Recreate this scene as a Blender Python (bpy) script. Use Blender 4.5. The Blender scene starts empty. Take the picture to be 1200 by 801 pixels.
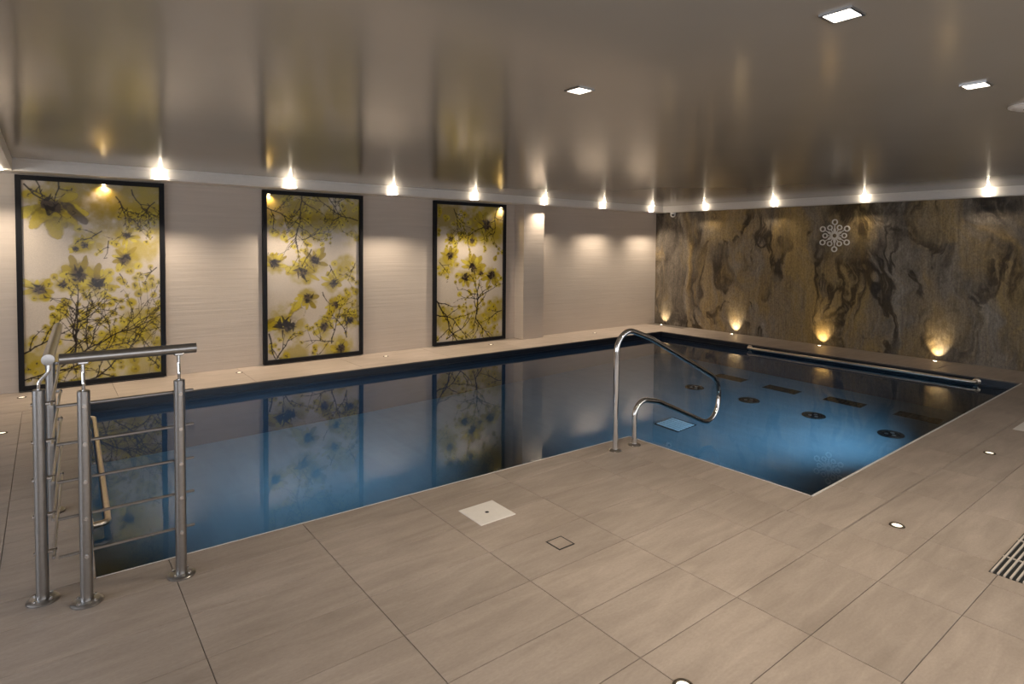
import bpy, bmesh, math, random
import numpy as np
from mathutils import Vector, Matrix

# ------------------------------------------------------------------ camera, world, light, exposure
sc = bpy.context.scene
COL = sc.collection
CAM = Vector((-9.1259, -7.4032, 1.4264))
YAW, PITCH, ROLL = 0.663887, 0.034831, 0.008246
FPX, PCX, PCY = 703.326, 604.51, 313.60
fw = Vector((math.sin(YAW)*math.cos(PITCH), math.cos(YAW)*math.cos(PITCH), -math.sin(PITCH)))
rt = Vector((math.cos(YAW), -math.sin(YAW), 0.0))
up = rt.cross(fw)
cr, sr = math.cos(ROLL), math.sin(ROLL)
rt2 = rt*cr + up*sr
up2 = up*cr - rt*sr
cd = bpy.data.cameras.new('camera')
cam = bpy.data.objects.new('camera', cd)
COL.objects.link(cam)
M = Matrix.Identity(4)
for i in range(3):
    M[i][0] = rt2[i]; M[i][1] = up2[i]; M[i][2] = -fw[i]; M[i][3] = CAM[i]
cam.matrix_world = M
cd.sensor_fit = 'HORIZONTAL'; cd.sensor_width = 36.0
cd.lens = FPX*36.0/1200.0
cd.shift_x = (600-PCX)/1200.0
cd.shift_y = (PCY-400.5)/1200.0
cd.clip_start = 0.02; cd.clip_end = 100
sc.camera = cam

w = bpy.data.worlds.new('world'); sc.world = w
w.use_nodes = True
w.node_tree.nodes['Background'].inputs[0].default_value = (0.5, 0.6, 0.75, 1)
w.node_tree.nodes['Background'].inputs[1].default_value = 0.3

sc.view_settings.view_transform = 'Standard'
sc.view_settings.look = 'None'
sc.view_settings.gamma = 1.0
sc.view_settings.use_curve_mapping = False
sc.view_settings.exposure = 0.3
sc.cycles.caustics_reflective = False
sc.cycles.caustics_refractive = False
sc.cycles.sample_clamp_indirect = 6.0
sc.cycles.use_denoising = True
sc.cycles.max_bounces = 10
sc.cycles.diffuse_bounces = 5

WARM = (1.0, 0.84, 0.66)
COOL = (0.80, 0.88, 1.0)
SPOT_W = 100.0      # wall-washing ceiling spots
SPILL_W = 0.6       # wide spill of those spots on cornice and ceiling
SQUARE_W = 52.0     # square downlights over the deck
UP_W = 12.0          # uplights at the stone wall
POOL_W = 150.0       # underwater lamps
ASSUMED_WINDOW_E = 3.2      # cool daylight of the assumed left window

FILL_E = 1.3      # glow of the fill panes added behind the camera

# room levels (metres)
HC = 2.080          # underside of the cornice
HD = 2.1945         # lacquered ceiling
CY = -0.30          # cornice face along the back wall
CX = -0.12          # cornice face along the stone wall
LX = -9.36          # edge of the low soffit on the left
WATER = -0.095
DEEP = -1.60
XL, YF = -12.6, -9.6
NL = (-8.9785, -4.328); FL = (-8.8912, -0.868); FC = (-0.830, -0.862)
RC = (-0.852, -5.712); NC = (-5.659, -5.774); TIP = (-5.671, -4.394)
POOL = [NL, TIP, NC, RC, FC, FL]     # counter-clockwise

# ------------------------------------------------------------------ helpers
def tag(o, label=None, cat=None, group=None, kind=None):
    if label: o['label'] = label
    if cat: o['category'] = cat
    if group: o['group'] = group
    if kind: o['kind'] = kind
    return o

def empty(name, loc=(0, 0, 0), label=None, cat=None, group=None, rz=0.0):
    o = bpy.data.objects.new(name, None); COL.objects.link(o)
    o.empty_display_size = 0.1
    o.location = loc; o.rotation_euler = (0, 0, rz)
    return tag(o, label, cat, group)

def link(name, me, mat=None, parent=None, loc=(0, 0, 0), smooth=False):
    if mat is not None and len(me.materials) == 0: me.materials.append(mat)
    o = bpy.data.objects.new(name, me); COL.objects.link(o)
    o.location = loc
    if parent: o.parent = parent
    if smooth:
        for p in me.polygons: p.use_smooth = True
    return o

def bm_obj(name, bm, mat=None, parent=None, loc=(0, 0, 0), smooth=False, auto=False):
    bmesh.ops.recalc_face_normals(bm, faces=bm.faces)
    me = bpy.data.meshes.new(name); bm.to_mesh(me); bm.free()
    if auto:
        for p in me.polygons: p.use_smooth = True
        try: me.set_sharp_from_angle(angle=math.radians(35))
        except Exception: pass
    return link(name, me, mat, parent, loc, smooth)

def copy_tree(o, parent=None):
    c = o.copy(); COL.objects.link(c); c.parent = parent
    for ch in list(o.children): copy_tree(ch, c)
    return c

def add_box(bm, x0, x1, y0, y1, z0, z1, bev=0.0):
    vs = [bm.verts.new((x, y, z)) for z in (z0, z1) for (x, y) in ((x0, y0), (x1, y0), (x1, y1), (x0, y1))]
    fs = [bm.faces.new([vs[i] for i in q]) for q in ((3, 2, 1, 0), (4, 5, 6, 7), (0, 1, 5, 4), (1, 2, 6, 5), (2, 3, 7, 6), (3, 0, 4, 7))]
    if bev > 0:
        es = list({e for f in fs for e in f.edges})
        bmesh.ops.bevel(bm, geom=es, offset=bev, segments=2, affect='EDGES', profile=0.5)

def box(name, x0, x1, y0, y1, z0, z1, mat, parent=None, bev=0.0, loc=(0, 0, 0)):
    bm = bmesh.new(); add_box(bm, x0, x1, y0, y1, z0, z1, bev)
    return bm_obj(name, bm, mat, parent, loc)

def add_prism(bm, poly, z0, z1, ch=0.0):
    n = len(poly)
    cx = sum(p[0] for p in poly)/n; cy = sum(p[1] for p in poly)/n
    rings = [[(x, y, z0) for x, y in poly]]
    if ch > 0:
        rings.append([(x, y, z1-ch) for x, y in poly])
        ins = []
        for i in range(n):
            p0 = Vector(poly[i-1]); p1 = Vector(poly[i]); p2 = Vector(poly[(i+1) % n])
            d1 = (p1-p0).normalized(); d2 = (p2-p1).normalized()
            n1 = Vector((-d1.y, d1.x)); n2 = Vector((-d2.y, d2.x))
            b = (n1+n2); k = ch/max(0.3, (1+n1.dot(n2)))
            q = p1+b*k
            ins.append((q.x, q.y, z1))
        rings.append(ins)
    else:
        rings.append([(x, y, z1) for x, y in poly])
    vr = [[bm.verts.new(c) for c in r] for r in rings]
    bm.faces.new(list(reversed(vr[0]))); bm.faces.new(vr[-1])
    for a, b in zip(vr[:-1], vr[1:]):
        for i in range(n):
            j = (i+1) % n
            bm.faces.new((a[i], a[j], b[j], b[i]))

def lathe_bm(profile, seg=24, bm=None, center=(0, 0, 0), axis='z'):
    """profile: list of (r, h); r = 0 at an end closes with a pole"""
    bm = bm or bmesh.new()
    def P(r, h, a):
        x, y = r*math.cos(a), r*math.sin(a)
        if axis == 'z': v = (x, y, h)
        elif axis == 'x': v = (h, x, y)
        else: v = (x, h, y)
        return (v[0]+center[0], v[1]+center[1], v[2]+center[2])
    rings = []
    for r, h in profile:
        if r < 1e-6: rings.append([bm.verts.new(P(0, h, 0))])
        else: rings.append([bm.verts.new(P(r, h, 2*math.pi*i/seg)) for i in range(seg)])
    for a, b in zip(rings[:-1], rings[1:]):
        for i in range(seg):
            j = (i+1) % seg
            if len(a) == 1 and len(b) == 1: continue
            if len(a) == 1: bm.faces.new((a[0], b[i], b[j]))
            elif len(b) == 1: bm.faces.new((a[i], a[j], b[0]))
            else: bm.faces.new((a[i], a[j], b[j], b[i]))
    return bm

def tube_bm(pts, r, seg=14, bm=None, cap=True, closed=False):
    bm = bm or bmesh.new()
    pts = [Vector(p) for p in pts]
    n = len(pts)
    t0 = (pts[1]-pts[0]).normalized()
    ref = Vector((0, 0, 1)) if abs(t0.z) < 0.9 else Vector((1, 0, 0))
    nrm = (ref-t0*ref.dot(t0)).normalized()
    rings = []
    prev = t0
    for i, p in enumerate(pts):
        if i == 0: t = t0
        elif i == n-1: t = (pts[i]-pts[i-1]).normalized()
        else: t = ((pts[i+1]-pts[i]).normalized()+(pts[i]-pts[i-1]).normalized()).normalized()
        q = prev.rotation_difference(t); nrm = q @ nrm
        nrm = (nrm-t*nrm.dot(t)).normalized(); prev = t
        b = t.cross(nrm)
        rings.append([bm.verts.new(p+(nrm*math.cos(2*math.pi*k/seg)+b*math.sin(2*math.pi*k/seg))*r) for k in range(seg)])
    for a, b in zip(rings[:-1], rings[1:]):
        for k in range(seg):
            bm.faces.new((a[k], a[(k+1) % seg], b[(k+1) % seg], b[k]))
    if cap:
        bm.faces.new(list(reversed(rings[0]))); bm.faces.new(rings[-1])
    return bm

def fillet(pts, rad, k=7):
    """round the corners of a polyline"""
    pts = [Vector(p) for p in pts]; out = [pts[0]]
    for i in range(1, len(pts)-1):
        a, b, c = pts[i-1], pts[i], pts[i+1]
        rr = rad[i] if isinstance(rad, (list, tuple)) else rad
        u = (a-b).normalized(); v = (c-b).normalized()
        ang = u.angle(v)
        d = min(rr/math.tan(ang/2), 0.49*(a-b).length, 0.49*(c-b).length)
        r = d*math.tan(ang/2)
        bis = (u+v).normalized(); cen = b+bis*(r/math.sin(ang/2))
        p0 = b+u*d; p1 = b+v*d
        e0 = (p0-cen); e1 = (p1-cen); th = e0.angle(e1); ax = e0.cross(e1).normalized()
        for j in range(k+1):
            out.append(cen+Matrix.Rotation(th*j/k, 3, ax) @ e0)
    out.append(pts[-1])
    return out

def clip_poly(poly, a, b):
    """keep the part of poly to the left of a->b"""
    out = []
    def side(p): return (b[0]-a[0])*(p[1]-a[1])-(b[1]-a[1])*(p[0]-a[0])
    for i in range(len(poly)):
        p, q = poly[i], poly[(i+1) % len(poly)]
        sp, sq = side(p), side(q)
        if sp >= 0: out.append(p)
        if (sp > 0 and sq < 0) or (sp < 0 and sq > 0):
            t = sp/(sp-sq); out.append((p[0]+(q[0]-p[0])*t, p[1]+(q[1]-p[1])*t))
    return out

def clip_convex(poly, zone):
    for i in range(len(zone)):
        poly = clip_poly(poly, zone[i], zone[(i+1) % len(zone)])
        if len(poly) < 3: return []
    # drop near duplicates
    out = []
    for p in poly:
        if not out or math.hypot(p[0]-out[-1][0], p[1]-out[-1][1]) > 1e-4: out.append(p)
    if len(out) > 1 and math.hypot(out[0][0]-out[-1][0], out[0][1]-out[-1][1]) < 1e-4: out.pop()
    return out if len(out) >= 3 else []

def area(poly):
    return 0.5*sum(poly[i-1][0]*poly[i][1]-poly[i][0]*poly[i-1][1] for i in range(len(poly)))

def light(name, kind, loc, parent=None, **kw):
    ld = bpy.data.lights.new(name, kind)
    for k, v in kw.items(): setattr(ld, k, v)
    o = bpy.data.objects.new(name, ld); COL.objects.link(o); o.location = loc
    if parent: o.parent = parent
    return o

def aim(o, d):
    o.rotation_euler = Vector(d).to_track_quat('-Z', 'Y').to_euler()

# ------------------------------------------------------------------ materials
def mat(name):
    m = bpy.data.materials.new(name); m.use_nodes = True
    nt = m.node_tree; b = nt.nodes['Principled BSDF']
    return m, nt, b

def plain(name, col, rough=0.5, metal=0.0, **kw):
    m, nt, b = mat(name)
    n = nt.nodes.new('ShaderNodeTexNoise'); n.inputs['Scale'].default_value = kw.get('scale', 25.0); n.inputs['Detail'].default_value = 4
    tc = nt.nodes.new('ShaderNodeTexCoord'); nt.links.new(tc.outputs['Object'], n.inputs['Vector'])
    r = nt.nodes.new('ShaderNodeValToRGB')
    v = kw.get('var', 0.06)
    r.color_ramp.elements[0].position = 0.3; r.color_ramp.elements[1].position = 0.7
    r.color_ramp.elements[0].color = tuple(c*(1-v) for c in col)+(1,)
    r.color_ramp.elements[1].color = tuple(min(1, c*(1+v)) for c in col)+(1,)
    nt.links.new(n.outputs['Fac'], r.inputs['Fac']); nt.links.new(r.outputs['Color'], b.inputs['Base Color'])
    b.inputs['Roughness'].default_value = rough; b.inputs['Metallic'].default_value = metal
    if 'spec' in kw: b.inputs['Specular IOR Level'].default_value = kw['spec']
    return m

def emit(name, col, strength):
    m, nt, b = mat(name)
    b.inputs['Base Color'].default_value = (0.8, 0.8, 0.8, 1)
    b.inputs['Emission Color'].default_value = tuple(col)+(1,)
    b.inputs['Emission Strength'].default_value = strength
    return m

def mapping(nt, scale=(1, 1, 1), coord='Object'):
    tc = nt.nodes.new('ShaderNodeTexCoord'); mp = nt.nodes.new('ShaderNodeMapping')
    mp.inputs['Scale'].default_value = scale
    nt.links.new(tc.outputs[coord], mp.inputs['Vector'])
    return mp

def noise(nt, vec, scale, detail=4, dist=0.0, rough=0.5):
    n = nt.nodes.new('ShaderNodeTexNoise')
    n.inputs['Scale'].default_value = scale; n.inputs['Detail'].default_value = detail
    n.inputs['Distortion'].default_value = dist; n.inputs['Roughness'].default_value = rough
    nt.links.new(vec, n.inputs['Vector'])
    return n.outputs['Fac']

def ramp(nt, fac, stops):
    r = nt.nodes.new('ShaderNodeValToRGB'); e = r.color_ramp.elements
    while len(e) < len(stops): e.new(0.5)
    for el, (p, c) in zip(e, stops):
        el.position = p; el.color = tuple(c)+(1,) if len(c) == 3 else c
    nt.links.new(fac, r.inputs['Fac'])
    return r.outputs['Color']

def mix(nt, a, b, fac, mode='MIX'):
    m = nt.nodes.new('ShaderNodeMix'); m.data_type = 'RGBA'; m.blend_type = mode
    for s, v in ((m.inputs[0], fac), (m.inputs[6], a), (m.inputs[7], b)):
        if isinstance(v, (int, float)): s.default_value = v
        elif isinstance(v, tuple): s.default_value = v+(1,) if len(v) == 3 else v
        else: nt.links.new(v, s)
    return m.outputs[2]

def bump(nt, b, h, strength=0.2, dist=0.01):
    n = nt.nodes.new('ShaderNodeBump'); n.inputs['Strength'].default_value = strength; n.inputs['Distance'].default_value = dist
    nt.links.new(h, n.inputs['Height']); nt.links.new(n.outputs['Normal'], b.inputs['Normal'])

def world_vec(nt, scale=(1, 1, 1)):
    g = nt.nodes.new('ShaderNodeNewGeometry'); mp = nt.nodes.new('ShaderNodeMapping')
    mp.inputs['Scale'].default_value = scale
    nt.links.new(g.outputs['Position'], mp.inputs['Vector'])
    return mp.outputs['Vector']

def tile_material(name, dark, lite):
    m, nt, b = mat(name)
    oi = nt.nodes.new('ShaderNodeObjectInfo')
    v = nt.nodes.new('ShaderNodeVectorMath'); v.operation = 'ADD'
    comb = nt.nodes.new('ShaderNodeCombineXYZ')
    mul = nt.nodes.new('ShaderNodeMath'); mul.operation = 'MULTIPLY'; mul.inputs[1].default_value = 37.0
    nt.links.new(oi.outputs['Random'], mul.inputs[0]); nt.links.new(mul.outputs[0], comb.inputs[2])
    nt.links.new(world_vec(nt, (1.6, 9.0, 1.0)), v.inputs[0]); nt.links.new(comb.outputs[0], v.inputs[1])
    grain = noise(nt, v.outputs[0], 1.6, 6, 0.6, 0.6)
    cloud = noise(nt, world_vec(nt), 1.3, 3)
    fine = noise(nt, world_vec(nt, (1, 2, 1)), 55, 3, 0, 0.6)
    c = ramp(nt, grain, [(0.28, dark), (0.72, lite)])
    c = mix(nt, c, ramp(nt, cloud, [(0.3, (0.86, 0.85, 0.84)), (0.7, (1.08, 1.08, 1.08))]), 1.0, 'MULTIPLY')
    c = mix(nt, c, ramp(nt, fine, [(0.3, (0.93, 0.93, 0.93)), (0.7, (1.05, 1.05, 1.05))]), 1.0, 'MULTIPLY')
    tone = ramp(nt, oi.outputs['Random'], [(0.0, (0.96, 0.96, 0.96)), (1.0, (1.04, 1.035, 1.03))])
    c = mix(nt, c, tone, 1.0, 'MULTIPLY')
    nt.links.new(c, b.inputs['Base Color'])
    b.inputs['Roughness'].default_value = 0.42; b.inputs['Specular IOR Level'].default_value = 0.35
    bump(nt, b, fine, 0.08, 0.002)
    return m

MT = {}
MT['tile'] = tile_material('porcelain_tile', (0.335, 0.28, 0.235), (0.455, 0.385, 0.33))
MT['grout'] = plain('grout', (0.17, 0.145, 0.12), 0.9)
MT['steel'] = plain('brushed_steel', (0.40, 0.39, 0.38), 0.28, 1.0, var=0.05, scale=60)
MT['chrome'] = plain('polished_steel', (0.72, 0.71, 0.70), 0.09, 1.0, var=0.02)
MT['bronze_steel'] = plain('warm_steel', (0.80, 0.70, 0.58), 0.34, 1.0, var=0.04)
MT['white'] = plain('white_paint', (0.76, 0.73, 0.70), 0.5, var=0.02)
MT['whiteplastic'] = plain('white_plastic', (0.84, 0.82, 0.80), 0.35, var=0.02)
MT['cover'] = plain('pale_cover', (0.78, 0.74, 0.69), 0.45, var=0.03)
MT['black'] = plain('black_metal', (0.010, 0.010, 0.012), 0.6, 0.0, var=0.1, spec=0.2)
MT['blackgrille'] = plain('black_grille', (0.01, 0.012, 0.013), 0.6, var=0.2)
MT['darkrim'] = plain('dark_rim', (0.06, 0.045, 0.03), 0.4, 0.3, var=0.1)
MT['trim'] = plain('pale_edge_trim', (0.75, 0.74, 0.72), 0.35, var=0.03)
MT['lens'] = emit('warm_lamp_lens', (1.0, 0.86, 0.66), 30.0)
MT['lens_panel'] = emit('panel_lamp_lens', (1.0, 0.80, 0.5), 9.0)
MT['lens_square'] = emit('square_lamp_lens', (1.0, 0.90, 0.76), 9.0)
MT['lens_floor'] = emit('floor_lamp_lens', (1.0, 0.84, 0.58), 1.3)
MT['lens_up'] = emit('uplight_lens', (1.0, 0.86, 0.62), 9.0)
MT['lens_pool'] = emit('pool_lamp_lens', (0.4, 0.75, 1.0), 6.0)
MT['drain_grid'] = plain('pale_drain_grid', (0.85, 0.92, 0.92), 0.5, var=0.08)

# back wall: beige panels with a fine horizontal ripple
m, nt, b = mat('rippled_wall')
rip = noise(nt, world_vec(nt, (0.9, 0.9, 26.0)), 1.0, 5, 0.8, 0.6)
cl = noise(nt, world_vec(nt), 0.8, 3)
c = ramp(nt, rip, [(0.25, (0.56, 0.485, 0.415)), (0.75, (0.635, 0.555, 0.48))])
nt.links.new(c, b.inputs['Base Color'])
b.inputs['Roughness'].default_value = 0.55
bump(nt, b, rip, 0.22, 0.012)
MT['wall'] = m
MT['plainwall'] = plain('plaster_wall', (0.60, 0.55, 0.49), 0.7, var=0.02)

# stone slabs
m, nt, b = mat('slate_slab')
oi = nt.nodes.new('ShaderNodeObjectInfo')
warp = nt.nodes.new('ShaderNodeTexNoise'); warp.inputs['Scale'].default_value = 1.5; warp.inputs['Detail'].default_value = 3
nt.links.new(world_vec(nt, (1, 1, 0.8)), warp.inputs['Vector'])
sub = nt.nodes.new('ShaderNodeVectorMath'); sub.operation = 'MULTIPLY_ADD'
sub.inputs[1].default_value = (0.9, 0.8, 0.5)
nt.links.new(warp.outputs['Color'], sub.inputs[0]); nt.links.new(world_vec(nt, (1.0, 1.0, 0.34)), sub.inputs[2])
V = sub.outputs[0]
big = noise(nt, V, 1.5, 8, 1.4, 0.62)
vein = noise(nt, V, 1.45, 6, 1.3, 0.55)
vmask = ramp(nt, noise(nt, world_vec(nt), 0.9, 3, 0.5), [(0.42, (0, 0, 0)), (0.58, (1, 1, 1))])
vsep = nt.nodes.new('ShaderNodeSeparateColor'); nt.links.new(vmask, vsep.inputs[0])
och = noise(nt, V, 1.15, 5, 0.8, 0.6)
streak = noise(nt, world_vec(nt, (1, 26, 1.6)), 1.0, 5, 1.0, 0.65)
fine = noise(nt, world_vec(nt, (1, 1.6, 1)), 34, 6, 0.3, 0.75)
c = ramp(nt, big, [(0.30, (0.06, 0.048, 0.037)), (0.42, (0.165, 0.138, 0.108)), (0.55, (0.25, 0.215, 0.172)), (0.72, (0.36, 0.33, 0.285))])
oc = ramp(nt, och, [(0.46, (0, 0, 0)), (0.66, (1, 1, 1))])
sx = nt.nodes.new('ShaderNodeSeparateColor'); nt.links.new(oc, sx.inputs[0])
mm = nt.nodes.new('ShaderNodeMath'); mm.operation = 'MULTIPLY'; mm.inputs[1].default_value = 0.9; nt.links.new(sx.outputs[0], mm.inputs[0])
c = mix(nt, c, (0.40, 0.275, 0.10), mm.outputs[0])
vn = ramp(nt, vein, [(0.40, (1, 1, 1)), (0.45, (0.20, 0.18, 0.17)), (0.485, (0.30, 0.28, 0.25)), (0.52, (1, 1, 1))])
c = mix(nt, c, vn, vsep.outputs[0], 'MULTIPLY')
c = mix(nt, c, ramp(nt, streak, [(0.25, (0.7, 0.7, 0.7)), (0.75, (1.2, 1.19, 1.17))]), 1.0, 'MULTIPLY')
c = mix(nt, c, ramp(nt, fine, [(0.3, (0.55, 0.55, 0.55)), (0.7, (1.35, 1.35, 1.35))]), 1.0, 'MULTIPLY')
nt.links.new(c, b.inputs['Base Color'])
b.inputs['Roughness'].default_value = 0.5; b.inputs['Specular IOR Level'].default_value = 0.4
bump(nt, b, streak, 0.35, 0.01)
MT['stone'] = m

# lacquered ceiling
m, nt, b = mat('lacquered_ceiling')
f = noise(nt, world_vec(nt), 2.0, 4)
nt.links.new(ramp(nt, f, [(0.3, (0.385, 0.355, 0.31)), (0.7, (0.40, 0.37, 0.325))]), b.inputs['Base Color'])
b.inputs['Roughness'].default_value = 0.16
b.inputs['IOR'].default_value = 1.5
MT['ceiling'] = m

# pool lining
m, nt, b = mat('pool_floor_lining')
f = noise(nt, world_vec(nt, (1.0, 1.0, 1.0)), 2.2, 5, 0.8)
f2 = noise(nt, world_vec(nt, (6.0, 1.2, 1.0)), 1.6, 5, 0.8)
c = ramp(nt, f, [(0.3, (0.23, 0.30, 0.33)), (0.7, (0.26, 0.33, 0.36))])
c = mix(nt, c, ramp(nt, f2, [(0.3, (0.94, 0.94, 0.94)), (0.7, (1.04, 1.04, 1.04))]), 1.0, 'MULTIPLY')
nt.links.new(c, b.inputs['Base Color']); b.inputs['Roughness'].default_value = 0.6
MT['poolfloor'] = m
MT['poolwall'] = plain('pool_wall_tile', (0.035, 0.040, 0.052), 0.35, var=0.15, scale=8)
MT['band'] = plain('waterline_tile', (0.013, 0.015, 0.023), 0.3, var=0.15, scale=12)

m = bpy.data.materials.new('pool_water'); m.use_nodes = True
nt = m.node_tree; nt.nodes.remove(nt.nodes['Principled BSDF'])
g = nt.nodes.new('ShaderNodeBsdfGlass'); g.inputs['IOR'].default_value = 1.333; g.inputs['Roughness'].default_value = 0.0
g.inputs['Color'].default_value = (0.97, 0.99, 1.0, 1)
f = noise(nt, world_vec(nt, (1, 1, 1)), 3.0, 3, 0.4)
n = nt.nodes.new('ShaderNodeBump'); n.inputs['Strength'].default_value = 0.012; n.inputs['Distance'].default_value = 0.02
nt.links.new(f, n.inputs['Height']); nt.links.new(n.outputs['Normal'], g.inputs['Normal'])
nt.links.new(g.outputs[0], nt.nodes['Material Output'].inputs['Surface'])
MT['water'] = m

# ------------------------------------------------------------------ structure: floor and tiles
GAP = 0.0014
def inset(poly, d):
    n = len(poly); out = []
    for i in range(n):
        p0 = Vector(poly[i-1]); p1 = Vector(poly[i]); p2 = Vector(poly[(i+1) % n])
        d1 = (p1-p0).normalized(); d2 = (p2-p1).normalized()
        n1 = Vector((-d1.y, d1.x)); n2 = Vector((-d2.y, d2.x))
        q = p1+(n1+n2)*(d/max(0.3, 1+n1.dot(n2)))
        out.append((q.x, q.y))
    return out

SX = [-8.113+0.597*k for k in range(-8, 15)]
SY = [-5.161+0.3025*k for k in range(-12, 4)]
Z_NEAR = [(-9.307, SY[0]), (-5.962, SY[0]), (-5.962, -4.388), NL, (-9.307, -4.322)]
Z_RIGHT = [(-5.962, SY[0]), (0.0, SY[0]), (0.0, -6.063), (-5.962, -6.063)]
Z_LEFT = [(XL, -4.322), (-9.307, -4.322), NL, FL, (XL, -0.868)]
Z_LEFTN = [(XL, SY[0]), (-9.307, SY[0]), (-9.307, -4.322), (XL, -4.322)]
Z_A = [(XL, -0.868), FL, FC, (0.0, -0.862), (0.0, 0.0), (XL, 0.0)]
Z_B = [FC, RC, (RC[0], -6.063), (0.0, -6.063), (0.0, -0.862)]
Z_PP = [(-5.962, -5.778), NC, TIP, (-5.962, -4.388)]
Z_PR = [(-5.962, -6.063), (RC[0], -6.063), RC, NC, (-5.962, -5.778)]
for z in (Z_NEAR, Z_RIGHT, Z_LEFT, Z_LEFTN, Z_A, Z_B, Z_PP, Z_PR):
    if area(z) < 0: z.reverse()
bm = bmesh.new()
for z in (Z_NEAR, Z_RIGHT, Z_LEFT, Z_LEFTN, Z_A, Z_B, Z_PP, Z_PR): add_prism(bm, z, -0.0155, -0.004)
add_prism(bm, [(XL, YF), (0, YF), (0, SY[0]), (XL, SY[0])], -0.0155, -0.0005)
floor = tag(bm_obj('floor', bm, MT['grout']), 'beige porcelain tiled deck around the pool', None, None, 'structure')

shared = {}
def tile(poly, full_key=None, name='tile'):
    poly = inset(poly, GAP)
    if area(poly) < 0.0004: return
    cx = sum(p[0] for p in poly)/len(poly); cy = sum(p[1] for p in poly)/len(poly)
    if full_key is not None and full_key in shared:
        link(name, shared[full_key], None, floor, (cx, cy, 0)); return
    bm = bmesh.new(); add_prism(bm, [(x-cx, y-cy) for x, y in poly], -0.012, 0.0, 0.0012)
    o = bm_obj(name, bm, MT['tile'], floor, (cx, cy, 0))
    if full_key is not None: shared[full_key] = o.data

def lay(zone, xs, ys, key):
    for x0, x1 in zip(xs[:-1], xs[1:]):
        for y0, y1 in zip(ys[:-1], ys[1:]):
            r = [(x0, y0), (x1, y0), (x1, y1), (x0, y1)]
            p = clip_convex(r, zone)
            if len(p) < 3 or area(p) < 0.001: continue
            full = len(p) == 4 and abs(area(p)-area(r)) < 1e-6
            tile(p, (key, round(x1-x0, 4), round(y1-y0, 4)) if full else None)

lay(Z_NEAR, SX, SY, 'std')
lay(Z_RIGHT, SX, SY, 'std')
LY = [-4.322-0.605*k for k in range(6, -9, -1)]
LXS = [-8.71, -9.307, -9.904, -11.098, -12.6][::-1]
lay(Z_LEFT, LXS+[-8.0] if False else [-12.6, -11.098, -9.904, -9.307, -8.6], [-4.322+0.605*k for k in range(0, 7)], 'left')
lay(Z_LEFTN, [-12.6, -11.098, -9.904, -9.307], [-4.322-0.605*k for k in range(7, -1, -1)], 'leftn')
lay(Z_A, [-12.6, -11.006]+[-9.811+1.195*k for k in range(0, 9)], [-0.9, 0.0], 'a')
lay(Z_B, [-0.9, 0.0], [-6.063+1.195*k for k in range(0, 5)]+[-0.8], 'b')
lay(Z_PP, [-6.2, -5.5], [-6.2, -5.17, -4.575, -4.3], 'pp')
lay(Z_PR, [-6.2]+[-5.365+0.61*k for k in range(0, 9)], [-6.2, -5.5], 'pr')

# slim pale edge profile round the near edges of the pool
def edge_strip(a, b, wdt, name):
    a = Vector(a); b = Vector(b); d = (b-a).normalized(); nn = Vector((-d.y, d.x))
    poly = [tuple(a), tuple(b), tuple(b+nn*wdt), tuple(a+nn*wdt)]
    if area(poly) < 0: poly.reverse()
    bm = bmesh.new(); add_prism(bm, poly, -0.02, 0.0015)
    o = bm_obj(name, bm, MT['trim'], floor)
    o['label'] = 'pale metal edge profile'
edge_strip(NC, RC, 0.012, 'edge_trim')
edge_strip(TIP, NC, 0.006, 'edge_trim')
edge_strip(NL, TIP, 0.004, 'edge_trim')

# ------------------------------------------------------------------ pool basin and water
basin = tag(empty('pool_basin', (-5, -3, DEEP)), 'dark tiled L-shaped pool basin below deck', None, None, 'structure')
off = Vector((5, 3, -DEEP))
def wall_ring(z0, z1, out, name, m):
    bm = bmesh.new(); n = len(POOL)
    pts = inset(POOL, -out)
    pin = pts; po = inset(POOL, -out-0.1)
    r = [[bm.verts.new((x, y, z)) for x, y in q] for q, z in ((pin, z0), (pin, z1), (po, z1), (po, z0))]
    for k in range(4):
        a, b2 = r[k], r[(k+1) % 4]
        for i in range(n):
            j = (i+1) % n
            bm.faces.new((a[i], a[j], b2[j], b2[i]))
    o = bm_obj(name, bm, m, basin); o.location = off
    return o
wall_ring(-0.075, -0.016, 0.004, 'waterline_band', MT['band'])
wall_ring(-0.30, -0.078, 0.010, 'waterline_band', MT['band'])
wall_ring(DEEP, -0.302, 0.014, 'basin_wall', MT['poolwall'])
bm = bmesh.new(); add_prism(bm, inset(POOL, -0.1), DEEP-0.06, DEEP)
o = bm_obj('basin_floor', bm, MT['poolfloor'], basin); o.location = off
bm = bmesh.new(); bm.faces.new([bm.verts.new((x, y, WATER)) for x, y in inset(POOL, -0.0095)])
water = bm_obj('pool_water', bm, MT['water'])
if water.data.polygons[0].normal.z < 0: water.data.flip_normals()
tag(water, 'calm blue mirror-like water filling the L-shaped pool', 'water', None, 'stuff')

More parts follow.
